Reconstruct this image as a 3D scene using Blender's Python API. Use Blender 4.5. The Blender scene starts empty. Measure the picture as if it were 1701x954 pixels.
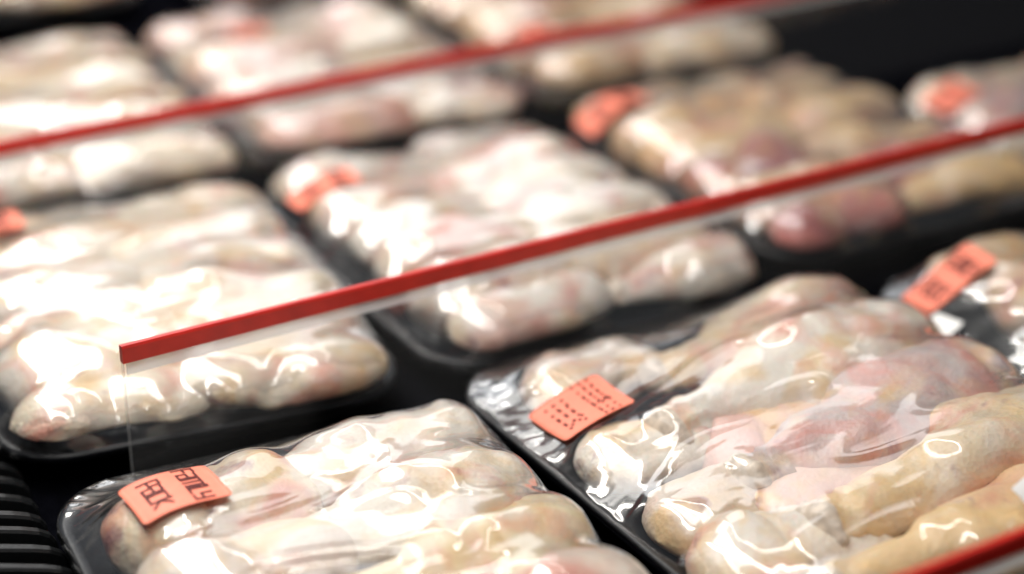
import bpy, bmesh, math, random
import numpy as np
from mathutils import Vector, Matrix, noise
from mathutils.bvhtree import BVHTree

R = math.radians
scene = bpy.context.scene

# ------------------------------------------------------------------ camera
HC = 0.612
cd = bpy.data.cameras.new('camera')
cam = bpy.data.objects.new('camera', cd)
scene.collection.objects.link(cam)
cam.location = (0, 0, HC)
# scene axes: X runs into the case (dividers), Y runs along the case; the view looks 27 deg to the right of +Y
cam.rotation_euler = (R(65), 0, -R(27))
cd.sensor_width = 36
cd.lens = 36 * 3270 / 1701
cd.clip_start = 0.02
cd.clip_end = 50
cd.dof.use_dof = True
cd.dof.focus_distance = 1.112
cd.dof.aperture_fstop = 1.75
cd.dof.aperture_blades = 9
scene.camera = cam

# ------------------------------------------------------------------ world and lamps
world = bpy.data.worlds.new('World')
scene.world = world
world.use_nodes = True
bg = world.node_tree.nodes['Background']
bg.inputs['Color'].default_value = (0.80, 0.88, 1.0, 1)
bg.inputs['Strength'].default_value = 0.10


def area(name, loc, rot, sx, sy, radiance, col=(1, 1, 1)):
    l = bpy.data.lights.new(name, 'AREA')
    l.shape = 'RECTANGLE'
    l.size, l.size_y = sx, sy
    l.energy = radiance * math.pi * sx * sy
    l.color = col
    o = bpy.data.objects.new(name, l)
    scene.collection.objects.link(o)
    o.location = loc
    o.rotation_euler = rot
    return o


# fluorescent tubes over the case, running along it, the bright shop ceiling beyond, and added fill
area('tube_lamp', (0.02, 1.5, 1.05), (0, R(-6), 0), 0.05, 3.0, 34, (1, 0.96, 0.90))
area('tube_lamp', (0.44, 1.7, 1.20), (0, R(-16), 0), 0.05, 3.4, 24, (1, 0.96, 0.91))
area('tube_lamp', (0.86, 2.3, 1.22), (0, R(-25), 0), 0.022, 2.6, 28, (1, 0.96, 0.91))  # added narrow source, placed so the film folds show thin bright loops
area('soft_fill', (0.20, 2.2, 1.45), (0, R(-3), 0), 0.42, 2.6, 4.5, (1, 0.97, 0.93))  # added soft overhead fill, gives the film broad white reflections
area('ceiling_lamp', (0.72, 4.6, 2.0), (R(-62), 0, R(-6)), 0.9, 1.1, 3.3, (0.97, 0.98, 1.0))
area('ceiling_lamp', (2.0, 4.5, 2.1), (R(-62), 0, R(-22)), 1.3, 1.3, 1.8, (0.97, 0.98, 1.0))  # added dimmer wide panel, lays a milky veil on the film

scene.view_settings.view_transform = 'Standard'
scene.view_settings.look = 'None'
scene.view_settings.exposure = 0.14
scene.view_settings.gamma = 1.0
scene.view_settings.use_curve_mapping = False
scene.render.engine = 'CYCLES'
scene.cycles.use_denoising = True
scene.cycles.max_bounces = 7
scene.cycles.transparent_max_bounces = 24
scene.cycles.caustics_reflective = False
scene.cycles.caustics_refractive = False
scene.cycles.sample_clamp_indirect = 4


# ------------------------------------------------------------------ materials
def new_mat(name):
    m = bpy.data.materials.new(name)
    m.use_nodes = True
    nt = m.node_tree
    return m, nt, nt.nodes['Principled BSDF'], nt.nodes['Material Output']


def N(nt, kind, **kw):
    n = nt.nodes.new(kind)
    for k, v in kw.items():
        if k in n.inputs:
            n.inputs[k].default_value = v
        else:
            setattr(n, k, v)
    return n


def ramp(nt, fac, stops):
    r = nt.nodes.new('ShaderNodeValToRGB')
    els = r.color_ramp.elements
    els[0].position, els[0].color = stops[0][0], stops[0][1]
    els[1].position, els[1].color = stops[-1][0], stops[-1][1]
    for p, c in stops[1:-1]:
        e = els.new(p)
        e.color = c
    nt.links.new(fac, r.inputs['Fac'])
    return r


def mixc(nt, fac, a, b, mode='MIX'):
    n = nt.nodes.new('ShaderNodeMix')
    n.data_type = 'RGBA'
    n.blend_type = mode
    for sock, v in ((0, fac), (6, a), (7, b)):
        if isinstance(v, (int, float)):
            n.inputs[sock].default_value = v
        elif isinstance(v, tuple):
            n.inputs[sock].default_value = v
        else:
            nt.links.new(v, n.inputs[sock])
    return n.outputs[2]


def g(v):
    return (v, v, v, 1)


def mat_plain(name, col, rough, spec=0.5, bump=0.0, scale=200, var=0.15):
    m, nt, p, out = new_mat(name)
    tc = N(nt, 'ShaderNodeTexCoord')
    nz = N(nt, 'ShaderNodeTexNoise', Scale=scale, Detail=4.0)
    nt.links.new(tc.outputs['Object'], nz.inputs['Vector'])
    c1 = tuple(c * (1 - var) for c in col) + (1,)
    c2 = tuple(min(1, c * (1 + var)) for c in col) + (1,)
    r = ramp(nt, nz.outputs['Fac'], [(0.3, c1), (0.7, c2)])
    nt.links.new(r.outputs['Color'], p.inputs['Base Color'])
    p.inputs['Roughness'].default_value = rough
    p.inputs['Specular IOR Level'].default_value = spec
    if bump:
        b = N(nt, 'ShaderNodeBump', Strength=bump, Distance=0.001)
        nt.links.new(nz.outputs['Fac'], b.inputs['Height'])
        nt.links.new(b.outputs['Normal'], p.inputs['Normal'])
    return m


def mat_chicken():
    m, nt, p, out = new_mat('raw_chicken_skin')
    tc = N(nt, 'ShaderNodeTexCoord')
    oi = N(nt, 'ShaderNodeObjectInfo')
    off = N(nt, 'ShaderNodeVectorMath', operation='ADD')
    sc = N(nt, 'ShaderNodeVectorMath', operation='SCALE')
    comb = N(nt, 'ShaderNodeCombineXYZ')
    for k in range(3):
        nt.links.new(oi.outputs['Random'], comb.inputs[k])
    nt.links.new(comb.outputs[0], sc.inputs[0])
    sc.inputs['Scale'].default_value = 7.0
    nt.links.new(tc.outputs['Object'], off.inputs[0])
    nt.links.new(sc.outputs[0], off.inputs[1])
    vec = off.outputs[0]

    def noi(scale, detail=4.0, dist=0.3, rough=0.55):
        n = N(nt, 'ShaderNodeTexNoise', Scale=scale, Detail=detail, Distortion=dist, Roughness=rough)
        nt.links.new(vec, n.inputs['Vector'])
        return n.outputs['Fac']
    base = oi.outputs['Color']
    # yellow fat, pink flesh, mauve bruising, pale membrane: all patches of their own shape
    f1 = ramp(nt, noi(22, 3, 0.8), [(0.47, g(0)), (0.64, g(1))]).outputs['Color']
    c = mixc(nt, f1, base, (0.66, 0.43, 0.20, 1))
    f1b = N(nt, 'ShaderNodeMath', operation='MULTIPLY')
    f1b.inputs[1].default_value = 0.62
    nt.links.new(f1, f1b.inputs[0])
    c = mixc(nt, f1b.outputs[0], base, (0.82, 0.54, 0.22, 1))
    f2 = ramp(nt, noi(17, 4, 1.0), [(0.51, g(0)), (0.68, g(0.75))]).outputs['Color']
    c = mixc(nt, f2, c, (0.74, 0.28, 0.22, 1))
    f3 = ramp(nt, noi(28, 5, 1.4), [(0.60, g(0)), (0.72, g(0.7))]).outputs['Color']
    c = mixc(nt, f3, c, (0.34, 0.16, 0.19, 1))
    f4 = ramp(nt, noi(36, 5, 0.5), [(0.50, g(0)), (0.75, g(0.65))]).outputs['Color']
    c = mixc(nt, f4, c, (0.80, 0.72, 0.64, 1))
    fine = ramp(nt, noi(260, 4, 0.0), [(0.25, g(0.90)), (0.75, g(1.0))]).outputs['Color']
    c = mixc(nt, 1.0, c, fine, 'MULTIPLY')
    # feather follicles
    vo = N(nt, 'ShaderNodeTexVoronoi', Scale=330.0)
    nt.links.new(vec, vo.inputs['Vector'])
    fol = ramp(nt, vo.outputs['Distance'], [(0.0, g(0.88)), (0.35, g(1.0))]).outputs['Color']
    c = mixc(nt, 0.8, c, fol, 'MULTIPLY')
    nt.links.new(c, p.inputs['Base Color'])
    p.inputs['Roughness'].default_value = 0.36
    p.inputs['Subsurface Weight'].default_value = 0.28
    p.inputs['Subsurface Radius'].default_value = (1.0, 0.45, 0.28)
    p.inputs['Subsurface Scale'].default_value = 0.006
    b1 = N(nt, 'ShaderNodeBump', Strength=0.28, Distance=0.0012)
    nt.links.new(vo.outputs['Distance'], b1.inputs['Height'])
    b2 = N(nt, 'ShaderNodeBump', Strength=0.28, Distance=0.004)
    nt.links.new(noi(70, 4, 0.6), b2.inputs['Height'])
    nt.links.new(b1.outputs[0], b2.inputs['Normal'])
    nt.links.new(b2.outputs[0], p.inputs['Normal'])
    return m


def mat_bone():
    m = mat_plain('bone_knuckle', (0.66, 0.55, 0.44), 0.35, 0.5, 0.6, 160, 0.25)
    return m


def thin_fresnel(nt, ior):
    # both faces of a thin sheet mirror like its outside (no total reflection from within)
    ge = N(nt, 'ShaderNodeNewGeometry')
    mi = N(nt, 'ShaderNodeMix')
    nt.links.new(ge.outputs['Backfacing'], mi.inputs[0])
    mi.inputs[2].default_value = ior
    mi.inputs[3].default_value = 1 / ior
    fr = N(nt, 'ShaderNodeFresnel')
    nt.links.new(mi.outputs[0], fr.inputs['IOR'])
    return fr


def mat_film():
    m, nt, p, out = new_mat('clear_film')
    nt.nodes.remove(p)
    tc = N(nt, 'ShaderNodeTexCoord')
    mp = N(nt, 'ShaderNodeMapping')
    mp.inputs['Scale'].default_value = (0.30, 1.0, 1.0)
    mp.inputs['Rotation'].default_value = (0, 0, R(14))
    nt.links.new(tc.outputs['Object'], mp.inputs['Vector'])
    nz = N(nt, 'ShaderNodeTexNoise', Scale=38.0, Detail=2.0, Distortion=0.8)
    nt.links.new(mp.outputs[0], nz.inputs['Vector'])
    bmp = N(nt, 'ShaderNodeBump', Strength=0.20, Distance=0.0016)
    nt.links.new(nz.outputs['Fac'], bmp.inputs['Height'])
    fr = thin_fresnel(nt, 1.5)
    nt.links.new(bmp.outputs[0], fr.inputs['Normal'])
    # a film has two surfaces, so it mirrors nearly twice as much as one
    mu = N(nt, 'ShaderNodeMath', operation='MULTIPLY_ADD')
    mu.inputs[1].default_value = 2.0
    mu.inputs[2].default_value = 0.04
    mu.use_clamp = True
    nt.links.new(fr.outputs[0], mu.inputs[0])
    tr = N(nt, 'ShaderNodeBsdfTransparent')
    tr.inputs['Color'].default_value = (0.97, 0.975, 0.98, 1)
    gl = N(nt, 'ShaderNodeBsdfGlossy')
    gl.inputs['Roughness'].default_value = 0.055
    nt.links.new(bmp.outputs[0], gl.inputs['Normal'])
    hz_ = N(nt, 'ShaderNodeBsdfGlossy')
    hz_.inputs['Roughness'].default_value = 0.20
    nt.links.new(bmp.outputs[0], hz_.inputs['Normal'])
    lobe = N(nt, 'ShaderNodeMixShader')
    lobe.inputs[0].default_value = 0.35
    nt.links.new(gl.outputs[0], lobe.inputs[1])
    nt.links.new(hz_.outputs[0], lobe.inputs[2])
    gl = lobe
    mx = N(nt, 'ShaderNodeMixShader')
    nt.links.new(mu.outputs[0], mx.inputs[0])
    nt.links.new(tr.outputs[0], mx.inputs[1])
    nt.links.new(gl.outputs[0], mx.inputs[2])
    nt.links.new(mx.outputs[0], out.inputs['Surface'])
    return m


def mat_acrylic(name, rough=0.04, milk=0.004):
    m, nt, p, out = new_mat(name)
    nt.nodes.remove(p)
    fr = thin_fresnel(nt, 1.45)
    tr = N(nt, 'ShaderNodeBsdfTransparent')
    tr.inputs['Color'].default_value = (0.96, 0.965, 0.97, 1)
    gl = N(nt, 'ShaderNodeBsdfGlossy')
    gl.inputs['Roughness'].default_value = rough
    df = N(nt, 'ShaderNodeBsdfTranslucent')
    df.inputs['Color'].default_value = (0.9, 0.9, 0.9, 1)
    m1 = N(nt, 'ShaderNodeMixShader')
    m1.inputs[0].default_value = milk
    nt.links.new(tr.outputs[0], m1.inputs[1])
    nt.links.new(df.outputs[0], m1.inputs[2])
    mx = N(nt, 'ShaderNodeMixShader')
    nt.links.new(fr.outputs[0], mx.inputs[0])
    nt.links.new(m1.outputs[0], mx.inputs[1])
    nt.links.new(gl.outputs[0], mx.inputs[2])
    nt.links.new(mx.outputs[0], out.inputs['Surface'])
    return m


M = {
    'chicken': mat_chicken(),
    'bone': mat_bone(),
    'film': mat_film(),
    'acrylic': mat_acrylic('clear_acrylic', 0.04, 0.008),
    'edge': mat_acrylic('panel_edge_acrylic', 0.3, 0.05),
    'lip': mat_acrylic('frosted_lip', 0.25, 0.40),
    'red': mat_plain('red_plastic', (0.58, 0.018, 0.010), 0.38, 0.5, 0.15, 60, 0.13),
    'tray': mat_plain('black_foam', (0.012, 0.0125, 0.015), 0.42, 0.5, 0.25, 500, 0.3),
    'shelf': mat_plain('black_shelf', (0.002, 0.0021, 0.0032), 0.9, 0.0, 0.2, 120, 0.3),
    'grille': mat_plain('black_grille_plastic', (0.005, 0.0055, 0.006), 0.36, 0.5, 0.25, 300, 0.3),
    'coral': mat_plain('coral_paper', (0.93, 0.25, 0.16), 0.55, 0.4, 0.2, 140, 0.05),
    'ink': mat_plain('dark_red_ink', (0.10, 0.012, 0.010), 0.6, 0.3, 0, 300, 0.4),
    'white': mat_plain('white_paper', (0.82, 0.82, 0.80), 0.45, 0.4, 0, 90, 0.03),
    'teal': mat_plain('teal_ink', (0.05, 0.35, 0.38), 0.5, 0.4, 0, 90, 0.05),
    'redink': mat_plain('red_ink', (0.60, 0.03, 0.06), 0.5, 0.4, 0, 90, 0.05),
}


# ------------------------------------------------------------------ helpers
def link(o, parent=None):
    scene.collection.objects.link(o)
    if parent is not None:
        o.parent = parent
    return o


def mesh_obj(name, verts, faces, mat, parent=None, smooth=True):
    me = bpy.data.meshes.new(name)
    me.from_pydata([tuple(v) for v in verts], [], faces)
    me.validate()
    me.update()
    if smooth:
        me.polygons.foreach_set('use_smooth', [True] * len(me.polygons))
    me.materials.append(mat)
    return link(bpy.data.objects.new(name, me), parent)


def empty(name, loc, rz, label, cat, group=None):
    o = bpy.data.objects.new(name, None)
    o.empty_display_size = 0.02
    link(o)
    o.location = loc
    o.rotation_euler = (0, 0, rz)
    tag(o, label, cat, group)
    return o


def tag(o, label, cat, group=None):
    o['label'] = label
    o['category'] = cat
    if group:
        o['group'] = group
    return o


def box_obj(name, x0, x1, y0, y1, z0, z1, mat, parent=None, bevel=0.0):
    bm = bmesh.new()
    bmesh.ops.create_cube(bm, size=1)
    for v in bm.verts:
        v.co = Vector(((x0 + x1) / 2 + v.co.x * (x1 - x0), (y0 + y1) / 2 + v.co.y * (y1 - y0), (z0 + z1) / 2 + v.co.z * (z1 - z0)))
    if bevel:
        bmesh.ops.bevel(bm, geom=bm.edges[:], offset=bevel, segments=2, profile=0.6, affect='EDGES')
    me = bpy.data.meshes.new(name)
    bm.to_mesh(me)
    bm.free()
    me.materials.append(mat)
    return link(bpy.data.objects.new(name, me), parent)


def outline(W, L, r, n=10):
    """rounded rectangle centred on the origin, counter-clockwise"""
    pts = []
    for cx, cy, a0 in ((W / 2 - r, L / 2 - r, 0), (-W / 2 + r, L / 2 - r, 90), (-W / 2 + r, -L / 2 + r, 180), (W / 2 - r, -L / 2 + r, 270)):
        for k in range(n + 1):
            a = R(a0 + 90 * k / n)
            pts.append((cx + r * math.cos(a), cy + r * math.sin(a)))
    return pts


# ------------------------------------------------------------------ setting: the black shelf
sh = mesh_obj('shelf', [(-0.3, 0.2, 0), (1.9, 0.2, 0), (1.9, 3.2, 0), (-0.3, 3.2, 0)], [(0, 1, 2, 3)], M['shelf'], smooth=False)
sh['kind'] = 'structure'

# ------------------------------------------------------------------ slatted grille along the front of the case
gr = empty('air_grille', (0, 0, 0), 0, 'black plastic slatted air grille along the edge of the shelf', 'grille')


def slat_mesh():
    path = [(0.02, 0.058), (0.06, 0.048), (0.10, 0.0375), (0.14, 0.026), (0.158, 0.0205), (0.167, 0.017), (0.173, 0.013), (0.176, 0.008), (0.177, 0.001)]
    hw, th = 0.0044, 0.012
    prof = [(-hw, -th), (-hw, -0.0016), (-hw + 0.0012, 0), (hw - 0.0030, 0), (hw - 0.0006, -0.0012), (hw, -0.003), (hw, -th)]
    V, F = [], []
    n = len(prof)
    for i, (x, z) in enumerate(path):
        a = path[max(0, i - 1)]
        b = path[min(len(path) - 1, i + 1)]
        t = Vector((b[0] - a[0], 0, b[1] - a[1])).normalized()
        nrm = Vector((-t.z, 0, t.x))
        for (py, pz) in prof:
            V.append((x + nrm.x * pz, py, z + nrm.z * pz))
    for i in range(len(path) - 1):
        for k in range(n - 1):
            F.append((i * n + k, i * n + k + 1, (i + 1) * n + k + 1, (i + 1) * n + k))
    F.append(tuple(range(n)))
    F.append(tuple(range((len(path) - 1) * n, len(path) * n))[::-1])
    return V, F


V, F = slat_mesh()
slat0 = mesh_obj('slat', V, F, M['grille'], gr, smooth=False)
for k in range(34):
    s = slat0 if k == 0 else slat0.copy()
    if k:
        link(s, gr)
    s.location = (0.0265 + 0.0008 * math.sin(k * 5.1), 0.74 + 0.0208 * k + 0.0006 * math.sin(k * 2.7), 0)
    s.rotation_euler = (R(1.5) * math.sin(k * 3.3), 0, R(0.5) * math.sin(k * 1.9))

# ------------------------------------------------------------------ chicken pieces
PROF = {
    # (position along the piece, relative radius)
    'leg': [(0, 0.0), (0.012, 0.36), (0.045, 0.66), (0.10, 0.86), (0.18, 0.97), (0.28, 1.0), (0.40, 0.97), (0.52, 0.85), (0.63, 0.69), (0.73, 0.55), (0.81, 0.46), (0.87, 0.40), (0.91, 0.38), (0.95, 0.42), (0.98, 0.34), (0.995, 0.16), (1, 0)],
    'thigh': [(0, 0.0), (0.02, 0.42), (0.07, 0.72), (0.16, 0.94), (0.30, 1.0), (0.48, 0.98), (0.66, 0.93), (0.80, 0.82), (0.90, 0.62), (0.96, 0.38), (0.99, 0.18), (1, 0)],
    'wing': [(0, 0.0), (0.03, 0.45), (0.09, 0.75), (0.20, 0.85), (0.33, 0.72), (0.45, 0.70), (0.55, 0.92), (0.66, 1.0), (0.78, 0.80), (0.88, 0.52), (0.95, 0.34), (0.985, 0.2), (1, 0)],
}
CREAM = (0.83, 0.71, 0.55)
PALE = (0.86, 0.78, 0.68)
YELLOW = (0.84, 0.60, 0.33)
MAUVE = (0.62, 0.45, 0.44)
PINK = (0.80, 0.53, 0.44)
TAN = (0.72, 0.52, 0.33)


def piece_verts(kind, L, rad, flat, bend, seed, nu, nv, under=0.72):
    xs = np.array([p[0] for p in PROF[kind]])
    rs = np.array([p[1] for p in PROF[kind]])
    # denser rings near the round ends
    u = np.linspace(0, 1, nu)
    t = 0.5 - 0.5 * np.cos(np.pi * u)
    t = 0.5 * t + 0.5 * u
    r = np.interp(t, xs, rs)
    # soften the profile
    k = np.array([0.25, 0.5, 0.25])
    for _ in range(2):
        r[1:-1] = np.convolve(r, k, 'valid')
    r[0] = r[-1] = 0
    V = []
    so = Vector((seed * 3.17, seed * 1.31, seed * 0.77))
    for i in range(nu):
        x = (t[i] - 0.5) * L
        yo = bend * (math.sin(math.pi * t[i]) - 0.5) * L
        for j in range(nv):
            a = 2 * math.pi * j / nv
            q = Vector((x, math.cos(a) * rad * r[i], math.sin(a) * rad * r[i]))
            n1 = noise.noise(q * 26 + so)
            n2 = noise.noise(q * 62 + so * 2)
            n3 = abs(noise.noise(Vector((q.x * 30, q.y * 85, q.z * 85)) + so * 3))
            n4 = noise.noise(Vector((q.x * 24, q.y * 13, q.z * 13)) + so * 5)
            n5 = noise.noise(Vector((q.x * 16, q.y * 40, q.z * 40)) + so * 4)
            m = 1 + 0.24 * n1 + 0.06 * n2 - 0.05 * n3 - 0.07 * math.exp(-(n4 / 0.09) ** 2) - 0.05 * math.exp(-(n5 / 0.06) ** 2)
            if t[i] > 0.86 and kind == 'leg':
                m = 1 + 0.30 * noise.noise(q * 120 + so)
            y = q.y * m + yo
            z = q.z * m * flat
            if z < 0:
                z *= under
            V.append((x + 0.012 * n1 * r[i], y, z))
    F = []
    for i in range(nu - 1):
        for j in range(nv):
            F.append((i * nv + j, i * nv + (j + 1) % nv, (i + 1) * nv + (j + 1) % nv, (i + 1) * nv + j))
    return V, F


NAMES = {'leg': ('drumstick', 'drumstick'), 'thigh': ('chicken_thigh', 'chicken thigh'), 'wing': ('chicken_wing', 'chicken wing')}
pcount = [0]


def make_piece(pack, kind, x, y, z, L, rad, ang, flat, col, bend, label, group, fine, under=0.72):
    """x, y, z in the tray's own frame; ang = direction the thin end points"""
    pcount[0] += 1
    nu, nv = (64, 40) if fine else (34, 22)
    V, F = piece_verts(kind, L, rad, flat, bend, pcount[0], nu, nv, under)
    name, cat = NAMES[kind]
    o = mesh_obj(name, V, F, M['chicken'])
    if kind == 'leg':
        o.data.materials.append(M['bone'])
        cut = int((nu - 1) * 0.90) * nv
        for i in range(cut, len(o.data.polygons)):
            o.data.polygons[i].material_index = 1
    ca, sa = math.cos(pack['rz']), math.sin(pack['rz'])
    o.location = (pack['x'] + ca * x - sa * y, pack['y'] + sa * x + ca * y, z)
    o.rotation_euler = (0, 0, pack['rz'] + ang)
    o.color = (*col, 1)
    tag(o, label, cat, group)
    # the same points in the tray's frame, for the film
    c2, s2 = math.cos(ang), math.sin(ang)
    P = [Vector((x + c2 * v[0] - s2 * v[1], y + s2 * v[0] + c2 * v[1], z + v[2])) for v in V]
    pack['geo'].append((P, F))
    return o


# ------------------------------------------------------------------ tray, film, sticker
RIM = 0.0255


def make_tray(pack):
    W, L = pack['w'], pack['l']
    loops = [(0.034, 0.0005, 0.03), (0.028, 0.0005, 0.03), (0.0045, RIM - 0.005, 0.042), (0.0, RIM - 0.0035, 0.044), (0.0002, RIM - 0.001, 0.044), (0.003, RIM, 0.042), (0.008, RIM - 0.002, 0.040), (0.030, 0.006, 0.03), (0.05, 0.005, 0.02)]
    V, F = [], []
    n = 44
    for inset, z, r in loops:
        V += [(px, py, z) for px, py in outline(W - 2 * inset, L - 2 * inset, r)]
    n = len(V) // len(loops)
    for i in range(len(loops) - 1):
        for k in range(n):
            F.append((i * n + k, i * n + (k + 1) % n, (i + 1) * n + (k + 1) % n, (i + 1) * n + k))
    F.append(tuple(range(n))[::-1])
    F.append(tuple(range((len(loops) - 1) * n, len(loops) * n)))
    o = mesh_obj('foam_tray', V, F, M['tray'], pack['root'])
    return o


def smooth2(a, it):
    for _ in range(it):
        p = np.pad(a, 1, mode='edge')
        a = (p[1:-1, 1:-1] * 4 + p[:-2, 1:-1] + p[2:, 1:-1] + p[1:-1, :-2] + p[1:-1, 2:]) / 8
    return a


def nfield(X, Y, sx, sy, seed, ang=0.0):
    ca, sa = math.cos(ang), math.sin(ang)
    out = np.zeros(X.shape)
    for i in range(X.shape[0]):
        for j in range(X.shape[1]):
            a, b = X[i, j], Y[i, j]
            out[i, j] = noise.noise(Vector(((a * ca + b * sa) * sx, (-a * sa + b * ca) * sy, seed)))
    return out


def make_film(pack, res, wr=1.0, iters=500, pk=0.0005):
    W, L = pack['w'] + 0.0016, pack['l'] + 0.0016
    r = 0.045
    nx, ny = int(W / res) + 1, int(L / res) + 1
    xs = np.linspace(-W / 2, W / 2, nx)
    ys = np.linspace(-L / 2, L / 2, ny)
    X, Y = np.meshgrid(xs, ys, indexing='ij')
    obs = np.full((nx, ny), -1.0)
    for P, F in pack['geo']:
        bv = BVHTree.FromPolygons(P, F)
        pa = np.array(P)
        i0, i1 = np.searchsorted(xs, pa[:, 0].min()), np.searchsorted(xs, pa[:, 0].max())
        j0, j1 = np.searchsorted(ys, pa[:, 1].min()), np.searchsorted(ys, pa[:, 1].max())
        for i in range(max(0, i0), min(nx, i1)):
            for j in range(max(0, j0), min(ny, j1)):
                h = bv.ray_cast(Vector((xs[i], ys[j], 1)), Vector((0, 0, -1)))
                if h[0] is not None and h[0].z > obs[i, j]:
                    obs[i, j] = h[0].z
    # distance inside the rounded outline
    qx = np.abs(X) - (W / 2 - r)
    qy = np.abs(Y) - (L / 2 - r)
    d = r - (np.sqrt(np.maximum(qx, 0) ** 2 + np.maximum(qy, 0) ** 2) + np.minimum(np.maximum(qx, qy), 0))
    rim = RIM + 0.0012
    obs2 = obs + 0.0020
    inside = d > res * 0.4
    # a taut membrane over the pieces, fixed at the rim (coarse relaxation, from above)
    h = np.where(inside, np.maximum(obs2, rim), rim)
    for it in range(iters):
        p = np.pad(h, 1, mode='edge')
        avg = (p[:-2, 1:-1] + p[2:, 1:-1] + p[1:-1, :-2] + p[1:-1, 2:]) / 4
        h = np.where(inside, np.maximum(obs2, avg), rim)
    # creases: pleats running in from the rim, and long pulls across the pack
    per = np.arctan2(Y / L, X / W)
    sd = pack['seed']
    pl = np.zeros((nx, ny))
    for i in range(nx):
        for j in range(ny):
            s = per[i, j]
            pl[i, j] = 1 - 2 * abs(noise.noise(Vector((s * 9 + d[i, j] * 18, sd, d[i, j] * 5)))) + 0.6 * (1 - 2 * abs(noise.noise(Vector((s * 24, d[i, j] * 14, sd + 5)))))
    corner = np.clip((np.abs(X) / (W / 2)) * (np.abs(Y) / (L / 2)), 0, 1) ** 3
    edge = np.exp(-np.maximum(d, 0) / 0.022) * np.clip(d / 0.004, 0, 1)
    n0 = nfield(X, Y, 8, 22, sd, R(10))
    n1 = nfield(X, Y, 16, 30, sd + 4, R(-18))
    fld = n0 * 2.6 + n1 * 0.4
    fr = np.abs(fld - np.round(fld))
    gx, gy = np.gradient(fld, xs[1] - xs[0], ys[1] - ys[0])
    gm = np.sqrt(gx ** 2 + gy ** 2) + 6.0
    dist = fr / gm                                   # metres to the nearest fold line
    pulls = np.exp(-(dist / 0.0042) ** 2) * np.clip(0.55 + 1.4 * n1, 0, 1)
    gap = np.clip((h - obs2) / 0.006, 0.35, 1)
    h = smooth2(h, int(10 * (0.002 / res) ** 2) + 1)
    h = h + inside * wr * pk * pulls * gap * np.clip(d / 0.02, 0, 1)
    h = h + inside * wr * 0.0009 * pl * edge * (1 + 2.0 * corner) * np.clip((h - obs) / 0.004, 0.05, 1)
    h = np.where(inside, np.maximum(h, obs + 0.0006), rim)
    pack['film'] = (xs, ys, h)

    def hz(x, y):
        fi = np.clip((x - xs[0]) / (xs[1] - xs[0]), 0, nx - 1.001)
        fj = np.clip((y - ys[0]) / (ys[1] - ys[0]), 0, ny - 1.001)
        i, j = fi.astype(int), fj.astype(int)
        a, b = fi - i, fj - j
        return h[i, j] * (1 - a) * (1 - b) + h[i + 1, j] * a * (1 - b) + h[i, j + 1] * (1 - a) * b + h[i + 1, j + 1] * a * b
    pack['hz'] = hz
    # mesh: rows follow the rounded outline
    step = res
    mid = np.linspace(-(L / 2 - r), L / 2 - r, int((L - 2 * r) / step) + 1)
    nc = int(r * 1.57 / step) + 3
    ph = np.linspace(0, math.pi / 2, nc)[1:]
    top = L / 2 - r + r * np.sin(ph)
    rows = np.concatenate([-top[::-1], mid, top])
    ex = np.maximum(np.abs(rows) - (L / 2 - r), 0)
    hwid = W / 2 - r + np.sqrt(np.maximum(r * r - ex * ex, 0))
    A = np.linspace(-1, 1, nx)
    GX = hwid[:, None] * A[None, :]
    GY = np.repeat(rows[:, None], nx, 1)
    GZ = hz(GX, GY)
    # edge vertices sit on the rim exactly
    nr = len(rows)
    GZ[0, :] = GZ[-1, :] = rim
    GZ[:, 0] = GZ[:, -1] = rim
    V = list(zip(GX.ravel().tolist(), GY.ravel().tolist(), GZ.ravel().tolist()))
    F = []
    for i in range(nr - 1):
        for j in range(nx - 1):
            a = i * nx + j
            F.append((a, a + 1, a + nx + 1, a + nx))
    # skirt down the outside of the tray
    loop = [j for j in range(nx)] + [i * nx + nx - 1 for i in range(1, nr)] + [(nr - 1) * nx + j for j in range(nx - 2, -1, -1)] + [i * nx for i in range(nr - 2, 0, -1)]
    prev = loop
    for q, (inset, z) in enumerate(((-0.0008, RIM - 0.004), (0.006, 0.021), (0.0145, 0.012), (0.022, 0.0035))):
        cur = []
        for idx in loop:
            x, y, _ = V[idx]
            sx = (W / 2 - inset) / (W / 2)
            sy = (L / 2 - inset) / (L / 2)
            wv = 0.0012 * noise.noise(Vector((x * 90, y * 90, sd))) if q in (1, 2) else 0
            V.append((x * sx * (1 + wv * 4), y * sy * (1 + wv * 4), z))
            cur.append(len(V) - 1)
        n = len(loop)
        for k in range(n):
            F.append((prev[(k + 1) % n], prev[k], cur[k], cur[(k + 1) % n]))
        prev = cur
    return mesh_obj('film_wrap', V, F, M['film'], pack['root'])


LET = {
    'F': (0.5, [[(0, 0), (0, 1), (0.5, 1)], [(0, 0.52), (0.4, 0.52)]]),
    'a': (0.5, [[(0.03, 0.92), (0.5, 0.92), (0.5, 0), (0, 0), (0, 0.48), (0.5, 0.48)]]),
    'm': (0.72, [[(0, 0), (0, 0.92), (0.72, 0.92), (0.72, 0)], [(0.36, 0.92), (0.36, 0)]]),
    'i': (0.0, [[(0, 0), (0, 0.68)], [(0, 0.86), (0, 1.0)]]),
    'L': (0.42, [[(0, 1), (0, 0), (0.42, 0)]]),
    'y': (0.5, [[(0, 0.92), (0, 0.42), (0.5, 0.42)], [(0.5, 0.92), (0.5, 0), (0.1, 0)]]),
    'P': (0.5, [[(0, 0), (0, 1), (0.5, 1), (0.5, 0.45), (0, 0.45)]]),
    'c': (0.46, [[(0.46, 0.92), (0, 0.92), (0, 0), (0.46, 0)]]),
    'k': (0.46, [[(0, 0), (0, 1)], [(0.46, 0.92), (0.03, 0.46), (0.46, 0)]]),
}


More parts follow.
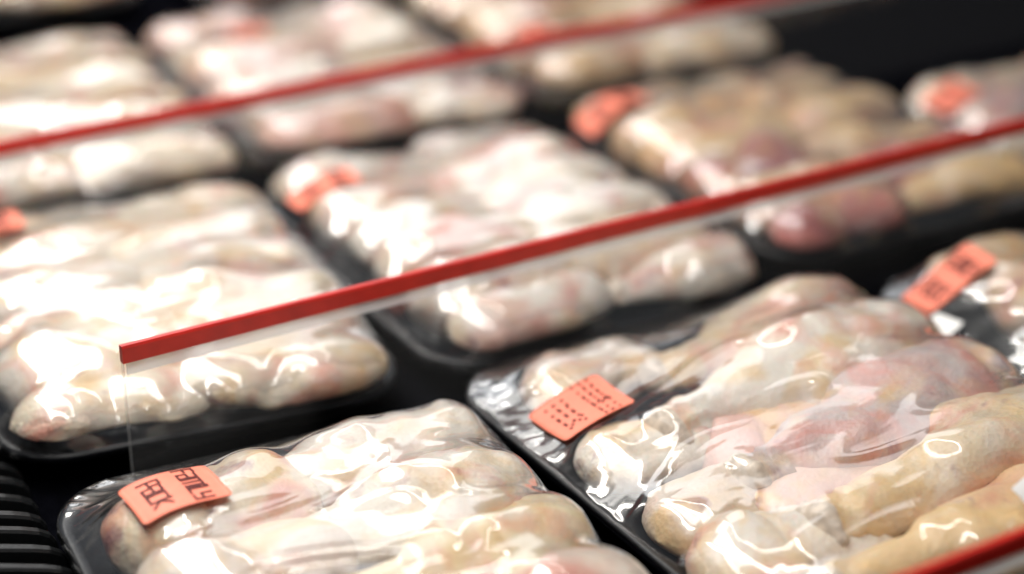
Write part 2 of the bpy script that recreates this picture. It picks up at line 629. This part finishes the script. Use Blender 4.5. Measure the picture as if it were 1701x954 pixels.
def sticker(pack, cx, cy, ang, style='solid', sp=0.042, sq=0.051, lift=0.0012, text=True, stiff=0.5):
    """cx, cy in the tray's frame; reading direction p runs towards -Y, letters stand towards +X"""
    hz = pack['hz']
    n = 17
    pu = np.linspace(-0.5, 0.5, n)
    Pp, Qq = np.meshgrid(pu * sp, pu * sq, indexing='ij')
    # a slightly uneven outline, corners rounded
    ca, sa = math.cos(ang), math.sin(ang)

    def to_xy(p, q):
        bx, by = q, -p
        return cx + ca * bx - sa * by, cy + sa * bx + ca * by
    rc = 0.13
    fx, fy = np.abs(Pp) / sp * 2, np.abs(Qq) / sq * 2
    k = np.where((fx > 1 - rc) & (fy > 1 - rc), 1, 0)
    ox, oy = (fx - (1 - rc)) / rc, (fy - (1 - rc)) / rc
    ln = np.sqrt(np.maximum(ox, 0) ** 2 + np.maximum(oy, 0) ** 2)
    sc = np.where((k == 1) & (ln > 1), 1 / np.maximum(ln, 1e-6), 1)
    P2 = np.sign(Pp) * np.where(k == 1, (1 - rc + rc * ox * sc), fx) * sp / 2
    Q2 = np.sign(Qq) * np.where(k == 1, (1 - rc + rc * oy * sc), fy) * sq / 2
    X, Y = to_xy(P2, Q2)
    Z = hz(X, Y)
    p_, q_ = P2.ravel() / sp, Q2.ravel() / sq
    Amat = np.stack([np.ones_like(p_), p_, q_, p_ * q_, p_ ** 2, q_ ** 2, p_ ** 3, q_ ** 3], 1)
    co, *_ = np.linalg.lstsq(Amat, Z.ravel(), rcond=None)
    co[[1, 4, 6, 7]] *= np.array([0.6, stiff, stiff, 0.6])      # paper is stiffer than film
    dz = (Z.ravel() - Amat @ co).max() * 0.8 + lift

    def zs(p, q):
        a, b = p / sp, q / sq
        return co[0] + co[1] * a + co[2] * b + co[3] * a * b + co[4] * a * a + co[5] * b * b + co[6] * a ** 3 + co[7] * b ** 3 + dz
    V = []
    for i in range(n):
        for j in range(n):
            V.append((float(X[i, j]), float(Y[i, j]), float(zs(P2[i, j], Q2[i, j]))))
    nb = len(V)
    V += [(a, b, c - 0.0004) for a, b, c in V]
    F = []
    for i in range(n - 1):
        for j in range(n - 1):
            a = i * n + j
            F.append((a, a + n, a + n + 1, a + 1)[::-1])
            F.append((nb + a, nb + a + n, nb + a + n + 1, nb + a + 1))
    lp = [j for j in range(n)] + [i * n + n - 1 for i in range(1, n)] + [(n - 1) * n + j for j in range(n - 2, -1, -1)] + [i * n for i in range(n - 2, 0, -1)]
    for k in range(len(lp)):
        a, b = lp[k], lp[(k + 1) % len(lp)]
        F.append((a, b, nb + b, nb + a))
    st = mesh_obj('sticker', V, F, M['coral'], pack['root'])
    if not text:
        return st
    TV, TF = [], []

    def quad(c4):
        b = len(TV)
        for (p, q) in c4:
            x, y = to_xy(p, q)
            TV.append((x, y, float(zs(p, q)) + 0.0004))
        TF.append((b, b + 1, b + 2, b + 3))

    def stroke(pts, wd):
        for (a, b) in zip(pts[:-1], pts[1:]):
            va, vb = Vector(a), Vector(b)
            dl = (vb - va).length
            t = (vb - va) / dl
            nn = Vector((-t.y, t.x)) * wd / 2
            if style == 'dots':
                m = max(1, round(dl / 0.0046))
                for k in range(m + 1):
                    c = va.lerp(vb, k / m)
                    s = wd * 0.62
                    quad([c + Vector((-s, -s)), c + Vector((s, -s)), c + Vector((s, s)), c + Vector((-s, s))])
            else:
                va2, vb2 = va - t * wd / 2, vb + t * wd / 2
                m = max(1, round(dl / 0.004))
                for k in range(m):
                    c, e = va2.lerp(vb2, k / m), va2.lerp(vb2, (k + 1) / m)
                    quad([c - nn, e - nn, e + nn, c + nn])

    def line(word, p0, q0, hgt, wsc, gap, wd):
        p = p0
        for ch in word:
            w, strokes = LET[ch]
            for s in strokes:
                stroke([((p + a * hgt * wsc) * sp / 0.044, (q0 + b * hgt) * sq / 0.052) for a, b in s], wd)
            p += w * hgt * wsc + gap
    line('FamiLy', -0.0192, 0.0055, 0.0112, 0.98, 0.0019, 0.00145)
    line('Pack', -0.0140, -0.0170, 0.0116, 0.98, 0.0022, 0.00155)
    mesh_obj('lettering', TV, TF, M['ink'], st, smooth=False)
    return st


# ------------------------------------------------------------------ the packs
packs = {}
rng = random.Random(11)


def pack(key, cx, cy, w, l, rzdeg, label):
    root = empty('meat_pack', (cx, cy, 0), R(rzdeg), label, 'meat pack', 'film wrapped trays of chicken on the shelf')
    packs[key] = dict(root=root, x=cx, y=cy, w=w, l=l, rz=R(rzdeg), geo=[], seed=len(packs) * 7.3 + 2)
    return packs[key]


def local(p, X, Y):
    c, s = math.cos(-p['rz']), math.sin(-p['rz'])
    dx, dy = X - p['x'], Y - p['y']
    return c * dx - s * dy, s * dx + c * dy


PI = math.pi

ORD = ['first', 'second', 'third', 'fourth', 'fifth', 'sixth']
# pack A: legs side by side, round ends towards the next column
A = pack('A', 0.3275, 0.814, 0.263, 0.344, -2, 'chicken pack with crisp FAMILY PACK sticker, its corner beside the black grille')
for k, (X, Y, L, rad, ang, col, cn) in enumerate([
        (0.364, 0.921, 0.182, 0.036, PI + 0.10, PALE, 'pale'), (0.362, 0.860, 0.184, 0.037, PI + 0.07, PALE, 'pale'), (0.365, 0.799, 0.186, 0.038, PI + 0.05, (0.80, 0.68, 0.46), 'yellowish'),
        (0.367, 0.740, 0.186, 0.038, PI + 0.02, (0.80, 0.66, 0.54), 'pinkish'), (0.364, 0.684, 0.178, 0.033, PI - 0.02, CREAM, 'cream')]):
    x, y = local(A, X, Y)
    make_piece(A, 'leg', x, y, 0.034, L, rad, ang, 0.74, col, rng.uniform(-.05, .05), cn + ' drumstick, %s from the red divider, in the pack beside the grille' % ORD[k], 'drumsticks in the pack by the grille', True)
for k, (X, Y, L, rad, ang, col, cn) in enumerate([(0.279, 0.908, 0.130, 0.040, 0.22, CREAM, 'cream'), (0.274, 0.846, 0.125, 0.036, 0.05, (0.80, 0.69, 0.59), 'pale'), (0.275, 0.780, 0.125, 0.035, -0.1, PINK, 'pink'), (0.272, 0.715, 0.12, 0.034, 0.0, CREAM, 'cream')]):
    x, y = local(A, X, Y)
    make_piece(A, 'thigh', x, y, 0.032, L, rad, ang, 0.76, col, 0.03, cn + ' chicken thigh along the grille, %s from the red divider' % ORD[k], 'thighs in the pack by the grille', True)

# pack B: legs, knuckles towards the sticker side
B = pack('B', 0.616, 0.836, 0.276, 0.374, 3.5, 'drumstick pack with dotted FAMILY PACK sticker and a printed white label')
for (X, Y, L, rad, ang, col, lab) in [
        (0.662, 0.950, 0.190, 0.039, PI + 0.12, (0.74, 0.60, 0.42), 'tan drumstick tight against the divider, in the pack with the dotted sticker'),
        (0.648, 0.886, 0.232, 0.045, PI + 0.10, PALE, 'greyish white drumstick with broad round end, second from the divider'),
        (0.656, 0.815, 0.228, 0.044, PI + 0.10, (0.62, 0.51, 0.48), 'mauve tinted drumstick with pink patches, third from the divider'),
        (0.662, 0.744, 0.225, 0.046, PI + 0.06, (0.80, 0.64, 0.44), 'big yellow skinned drumstick, fourth from the divider'),
        (0.625, 0.688, 0.205, 0.036, PI + 0.02, YELLOW, 'deep yellow drumstick near the printed white label')]:
    x, y = local(B, X, Y)
    make_piece(B, 'leg', x, y, 0.037 + 0.004 * (Y < 0.9) + 0.003 * (Y < 0.78), L, rad, ang, 0.80, col, rng.uniform(-.04, .06), lab, 'drumsticks in the pack with the dotted sticker', True)
for (X, Y, L, rad, ang, col, lab) in [(0.550, 0.962, 0.11, 0.030, 0.2, (0.78, 0.66, 0.56), 'cream chicken thigh between the dotted sticker and the divider'),
        (0.538, 0.865, 0.10, 0.028, -0.2, PALE, 'small pale chicken thigh beside the dotted sticker, among drumstick knuckles'),
        (0.545, 0.795, 0.115, 0.030, 0.1, (0.74, 0.60, 0.48), 'tan chicken thigh between knuckles of the mauve and yellow drumsticks'),
        (0.610, 0.850, 0.120, 0.030, 0.15, (0.80, 0.50, 0.42), 'pink strip of meat showing between the greyish white and mauve drumsticks'),
        (0.600, 0.780, 0.120, 0.030, 0.10, (0.82, 0.56, 0.46), 'pink strip of meat showing between the mauve and yellow drumsticks'),
        (0.545, 0.735, 0.125, 0.036, 0.0, PALE, 'white chicken thigh in front of the big yellow skinned drumstick')]:
    x, y = local(B, X, Y)
    make_piece(B, 'thigh', x, y, 0.029, L, rad * 1.12, ang, 0.62, col, 0.06, lab, 'thighs tucked between the drumstick knuckles', True)


CN = {}


def fill(p, kinds, pal, where, frm, group, rows, top=0.056, fine=False, rad=(0.036, 0.042), left=0.0, far=True):
    """two pieces across the tray, several rows deep"""
    W, L = p['w'], p['l']
    rows += 1
    for k in range(rows):
        y = L / 2 - 0.0300 - (L - 0.060) * k / (rows - 1)
        for s in (-1, 1):
            kind = rng.choice(kinds)
            cn, col = rng.choice(pal)
            ll = rng.uniform(0.135, 0.160) - left
            rr = rng.uniform(*rad)
            flat = rng.uniform(.62, .74)
            x = s * (W / 2 - ll / 2 - 0.007) + rng.uniform(-.003, .003) + left * (s < 0)
            lab = '%s %s %s, %s from %s on the %s side' % (cn, NAMES[kind][1], where, ORD[k if far else rows - 1 - k], frm, 'grille' if s < 0 else 'shaded')
            assert len(lab.replace(',', ' ').split()) <= 16, lab
            edge = k in (0, rows - 1)
            rr = 0.032 if edge else rr
            zt = max(top + rng.uniform(-.004, .003), rr * flat + (0.035 if top > 0.05 else 0.026))
            make_piece(p, kind, x, y + rng.uniform(-.006, .006) * (not edge), zt - rr * flat, ll, rr, (0 if s < 0 else PI) + rng.uniform(-.35, .35) * (0.4 if edge else 1),
                       flat, col, rng.uniform(-.08, .08), lab, group, fine, 0.35 if edge else 0.9)


pale, cream, yellow, mauve, pink, tan = ('pale', PALE), ('cream', CREAM), ('yellow', YELLOW), ('mauve', MAUVE), ('pink', PINK), ('tan', TAN)
C = pack('C', 0.331, 1.185, 0.258, 0.326, -4, 'pale chicken pack behind the free end of the red topped divider')
fill(C, ['thigh', 'wing', 'thigh'], [pale, cream, pale, cream, pale], 'behind the divider end', 'far divider', 'pieces in the pack behind the divider end', 5)
Fp = pack('F', 0.597, 1.196, 0.268, 0.334, 3, 'pale chicken pack crossed by the red divider, pink sticker at its bare tray corner')
fill(Fp, ['thigh', 'leg', 'thigh'], [pale, pale, cream, pale], 'in bare cornered pack', 'far divider', 'pieces in the pack with a bare corner', 5, left=0.014)
G = pack('G', 0.890, 1.234, 0.268, 0.330, 3, 'tan and yellow chicken pack with bright orange sticker, next to bare black shelf')
fill(G, ['thigh', 'leg', 'wing'], [tan, yellow, cream, tan, pink, ('dark red', (0.42, 0.15, 0.14))], 'in orange stickered pack', 'far divider', 'pieces in the tan pack', 5)
I = pack('I', 0.921, 0.835, 0.268, 0.345, 1.5, 'chicken pack with red sticker above a small white reflection patch at its bare corner')
fill(I, ['leg', 'thigh'], [tan, yellow, tan], 'in white glint pack', 'red divider', 'pieces in the pack with the white tag', 5, left=0.040, top=0.058)
Hh = pack('H', 1.172, 1.150, 0.256, 0.340, 0.5, 'dim chicken pack in shade at the back of the shelf, with red sticker')
fill(Hh, ['thigh', 'wing'], [tan, mauve, cream], 'in dim shaded pack', 'its back rim', 'pieces in the shaded pack', 5, top=0.048, rad=(.030, .034))
J = pack('J', 0.360, 1.580, 0.250, 0.350, -1, 'blurred chicken pack behind the far red divider, in line with the grille')
fill(J, ['thigh', 'leg'], [pale, cream, yellow, cream], 'in far grille-end pack', 'far divider', 'pieces in the far pack near the grille', 5, far=False)
K = pack('K', 0.620, 1.592, 0.250, 0.345, 1, 'blurred chicken pack behind the far red divider, middle of three')
fill(K, ['thigh', 'wing', 'leg'], [pale, pale, cream, pink, yellow], 'in middle far pack', 'far divider', 'pieces in the middle far pack', 5, far=False)
O = pack('O', 0.900, 1.612, 0.262, 0.325, 1, 'blurred tan chicken pack behind the far red divider, next to bare black shelf')
fill(O, ['thigh', 'leg'], [tan, cream, tan, yellow], 'in tan far pack', 'far divider', 'pieces in the far tan pack', 5, far=False)
Mm = pack('M', 0.430, 2.085, 0.256, 0.330, 0, 'farthest blurred chicken pack, across a bare black strip of shelf, with red sticker')
fill(Mm, ['thigh'], [cream, pink, pale], 'in farthest pack', 'bare strip', 'pieces in the farthest pack', 4, far=False)
Pp_ = pack('P', 0.735, 2.010, 0.256, 0.330, 0, 'blurred pack of mauve chicken behind the middle far pack')
fill(Pp_, ['thigh'], [mauve, pink, cream], 'in mauve far pack', 'middle far pack', 'pieces in the far mauve pack', 4, far=False)

for key, p in packs.items():
    make_tray(p)
    fine = key in 'AB'
    make_film(p, 0.0015 if fine else 0.0030, wr=0.9, iters=1200 if fine else 400, pk={'A': 0.0012, 'B': 0.0009, 'C': 0.0004}.get(key, 0.0007))


def stick(p, X, Y, ang, **kw):
    x, y = local(p, X, Y)
    return sticker(p, x, y, ang - p['rz'], **kw)


stick(A, 0.254, 0.900, R(4), stiff=0.3)
stick(B, 0.512, 0.913, R(6), style='dots')
stick(I, 0.824, 0.957, R(3), sp=0.031, sq=0.058)
stick(C, 0.250, 1.320, R(0))
stick(Fp, 0.499, 1.290, R(2), sp=.032)
stick(G, 0.782, 1.350, R(6), sp=.030, sq=0.058)
stick(Hh, 1.068, 1.262, R(4), sp=.036, sq=.036)
stick(K, 0.573, 1.660, R(4), sp=.03, sq=.03)
stick(O, 0.800, 1.53, R(4), sp=.03, sq=.04)
stick(Mm, 0.43, 2.0, R(4), sq=.08)


# printed white label on pack B and the white film reflection painted on pack I
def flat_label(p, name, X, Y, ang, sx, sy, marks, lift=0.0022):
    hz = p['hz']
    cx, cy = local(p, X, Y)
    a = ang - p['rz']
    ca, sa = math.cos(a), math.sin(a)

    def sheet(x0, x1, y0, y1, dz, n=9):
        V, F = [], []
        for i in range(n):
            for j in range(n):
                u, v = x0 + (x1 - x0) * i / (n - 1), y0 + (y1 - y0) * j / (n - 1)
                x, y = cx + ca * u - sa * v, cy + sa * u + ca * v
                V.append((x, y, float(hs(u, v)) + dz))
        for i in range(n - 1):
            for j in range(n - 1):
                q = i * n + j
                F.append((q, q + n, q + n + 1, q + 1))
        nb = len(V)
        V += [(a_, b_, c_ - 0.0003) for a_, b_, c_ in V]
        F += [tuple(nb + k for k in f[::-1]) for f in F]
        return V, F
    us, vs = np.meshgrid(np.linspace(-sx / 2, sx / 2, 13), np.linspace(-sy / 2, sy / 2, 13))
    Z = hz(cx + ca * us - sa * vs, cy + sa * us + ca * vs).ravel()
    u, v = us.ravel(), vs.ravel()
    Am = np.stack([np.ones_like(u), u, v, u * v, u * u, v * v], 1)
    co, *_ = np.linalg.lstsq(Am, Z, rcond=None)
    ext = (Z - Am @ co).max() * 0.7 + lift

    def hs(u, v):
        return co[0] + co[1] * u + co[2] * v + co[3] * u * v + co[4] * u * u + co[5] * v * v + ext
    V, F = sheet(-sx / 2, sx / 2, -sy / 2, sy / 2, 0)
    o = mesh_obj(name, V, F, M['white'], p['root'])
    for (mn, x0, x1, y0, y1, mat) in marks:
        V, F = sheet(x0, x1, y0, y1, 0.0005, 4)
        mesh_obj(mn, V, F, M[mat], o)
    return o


flat_label(B, 'printed_label', 0.660, 0.661, R(18), 0.038, 0.038,
           [('teal_print', -0.013, 0.002, 0.004, 0.014, 'teal'), ('red_print', -0.013, 0.010, -0.010, 0.000, 'redink')])
flat_label(I, 'white_glint', 0.788, 0.922, R(8), 0.024, 0.024, [])


# ------------------------------------------------------------------ clear dividers with red top strips
def divider(x0, y0, length, ang, label, nick=False):
    d = empty('shelf_divider', (x0, y0, 0), ang, label, 'divider', 'clear shelf dividers with red top strips')
    box_obj('clear_panel', 0.0, length, -0.0010, 0.0010, 0.0005, 0.0975, M['acrylic'], d)
    # the red strip: a shallow cap, a little uneven along its length
    V, F = [], []
    prof = [(-0.0022, 0.0970), (-0.0024, 0.1065), (-0.0016, 0.1080), (0.0016, 0.1080), (0.0024, 0.1065), (0.0022, 0.0970)]
    n = len(prof)
    m = 120
    for i in range(m + 1):
        x = -0.001 + (length + 0.001) * i / m
        w = 0.0004 * noise.noise(Vector((x * 14, y0 * 7, 0))) + 0.00015 * noise.noise(Vector((x * 90, y0, 3)))
        for (py, pz) in prof:
            V.append((x, py, pz + w * (1 if pz > .1 else 0.5)))
    for i in range(m):
        for k in range(n):
            F.append((i * n + k, (i + 1) * n + k, (i + 1) * n + (k + 1) % n, i * n + (k + 1) % n))
    F.append(tuple(range(n)))
    F.append(tuple(range(m * n, m * n + n))[::-1])
    mesh_obj('red_strip', V, F, M['red'], d, smooth=False)
    box_obj('clear_lip', 0.001, length, -0.0020, -0.0012, 0.0895, 0.0968, M['lip'], d)
    box_obj('panel_edge', -0.0012, -0.0002, -0.0012, 0.0012, 0.0006, 0.0968, M['edge'], d)
    return d


divider(0.257, 0.994, 1.5, math.atan2(0.062, 0.718), 'clear divider with red top strip, its free end showing behind the FAMILY PACK stickers')
divider(0.148, 1.341, 1.6, math.atan2(0.063, 0.656), 'far clear divider with blurred red top strip, between the two rows of far packs')
divider(0.230, 0.579, 0.95, R(4.5), 'clear divider with red top strip at the printed label end of the chicken leg pack')
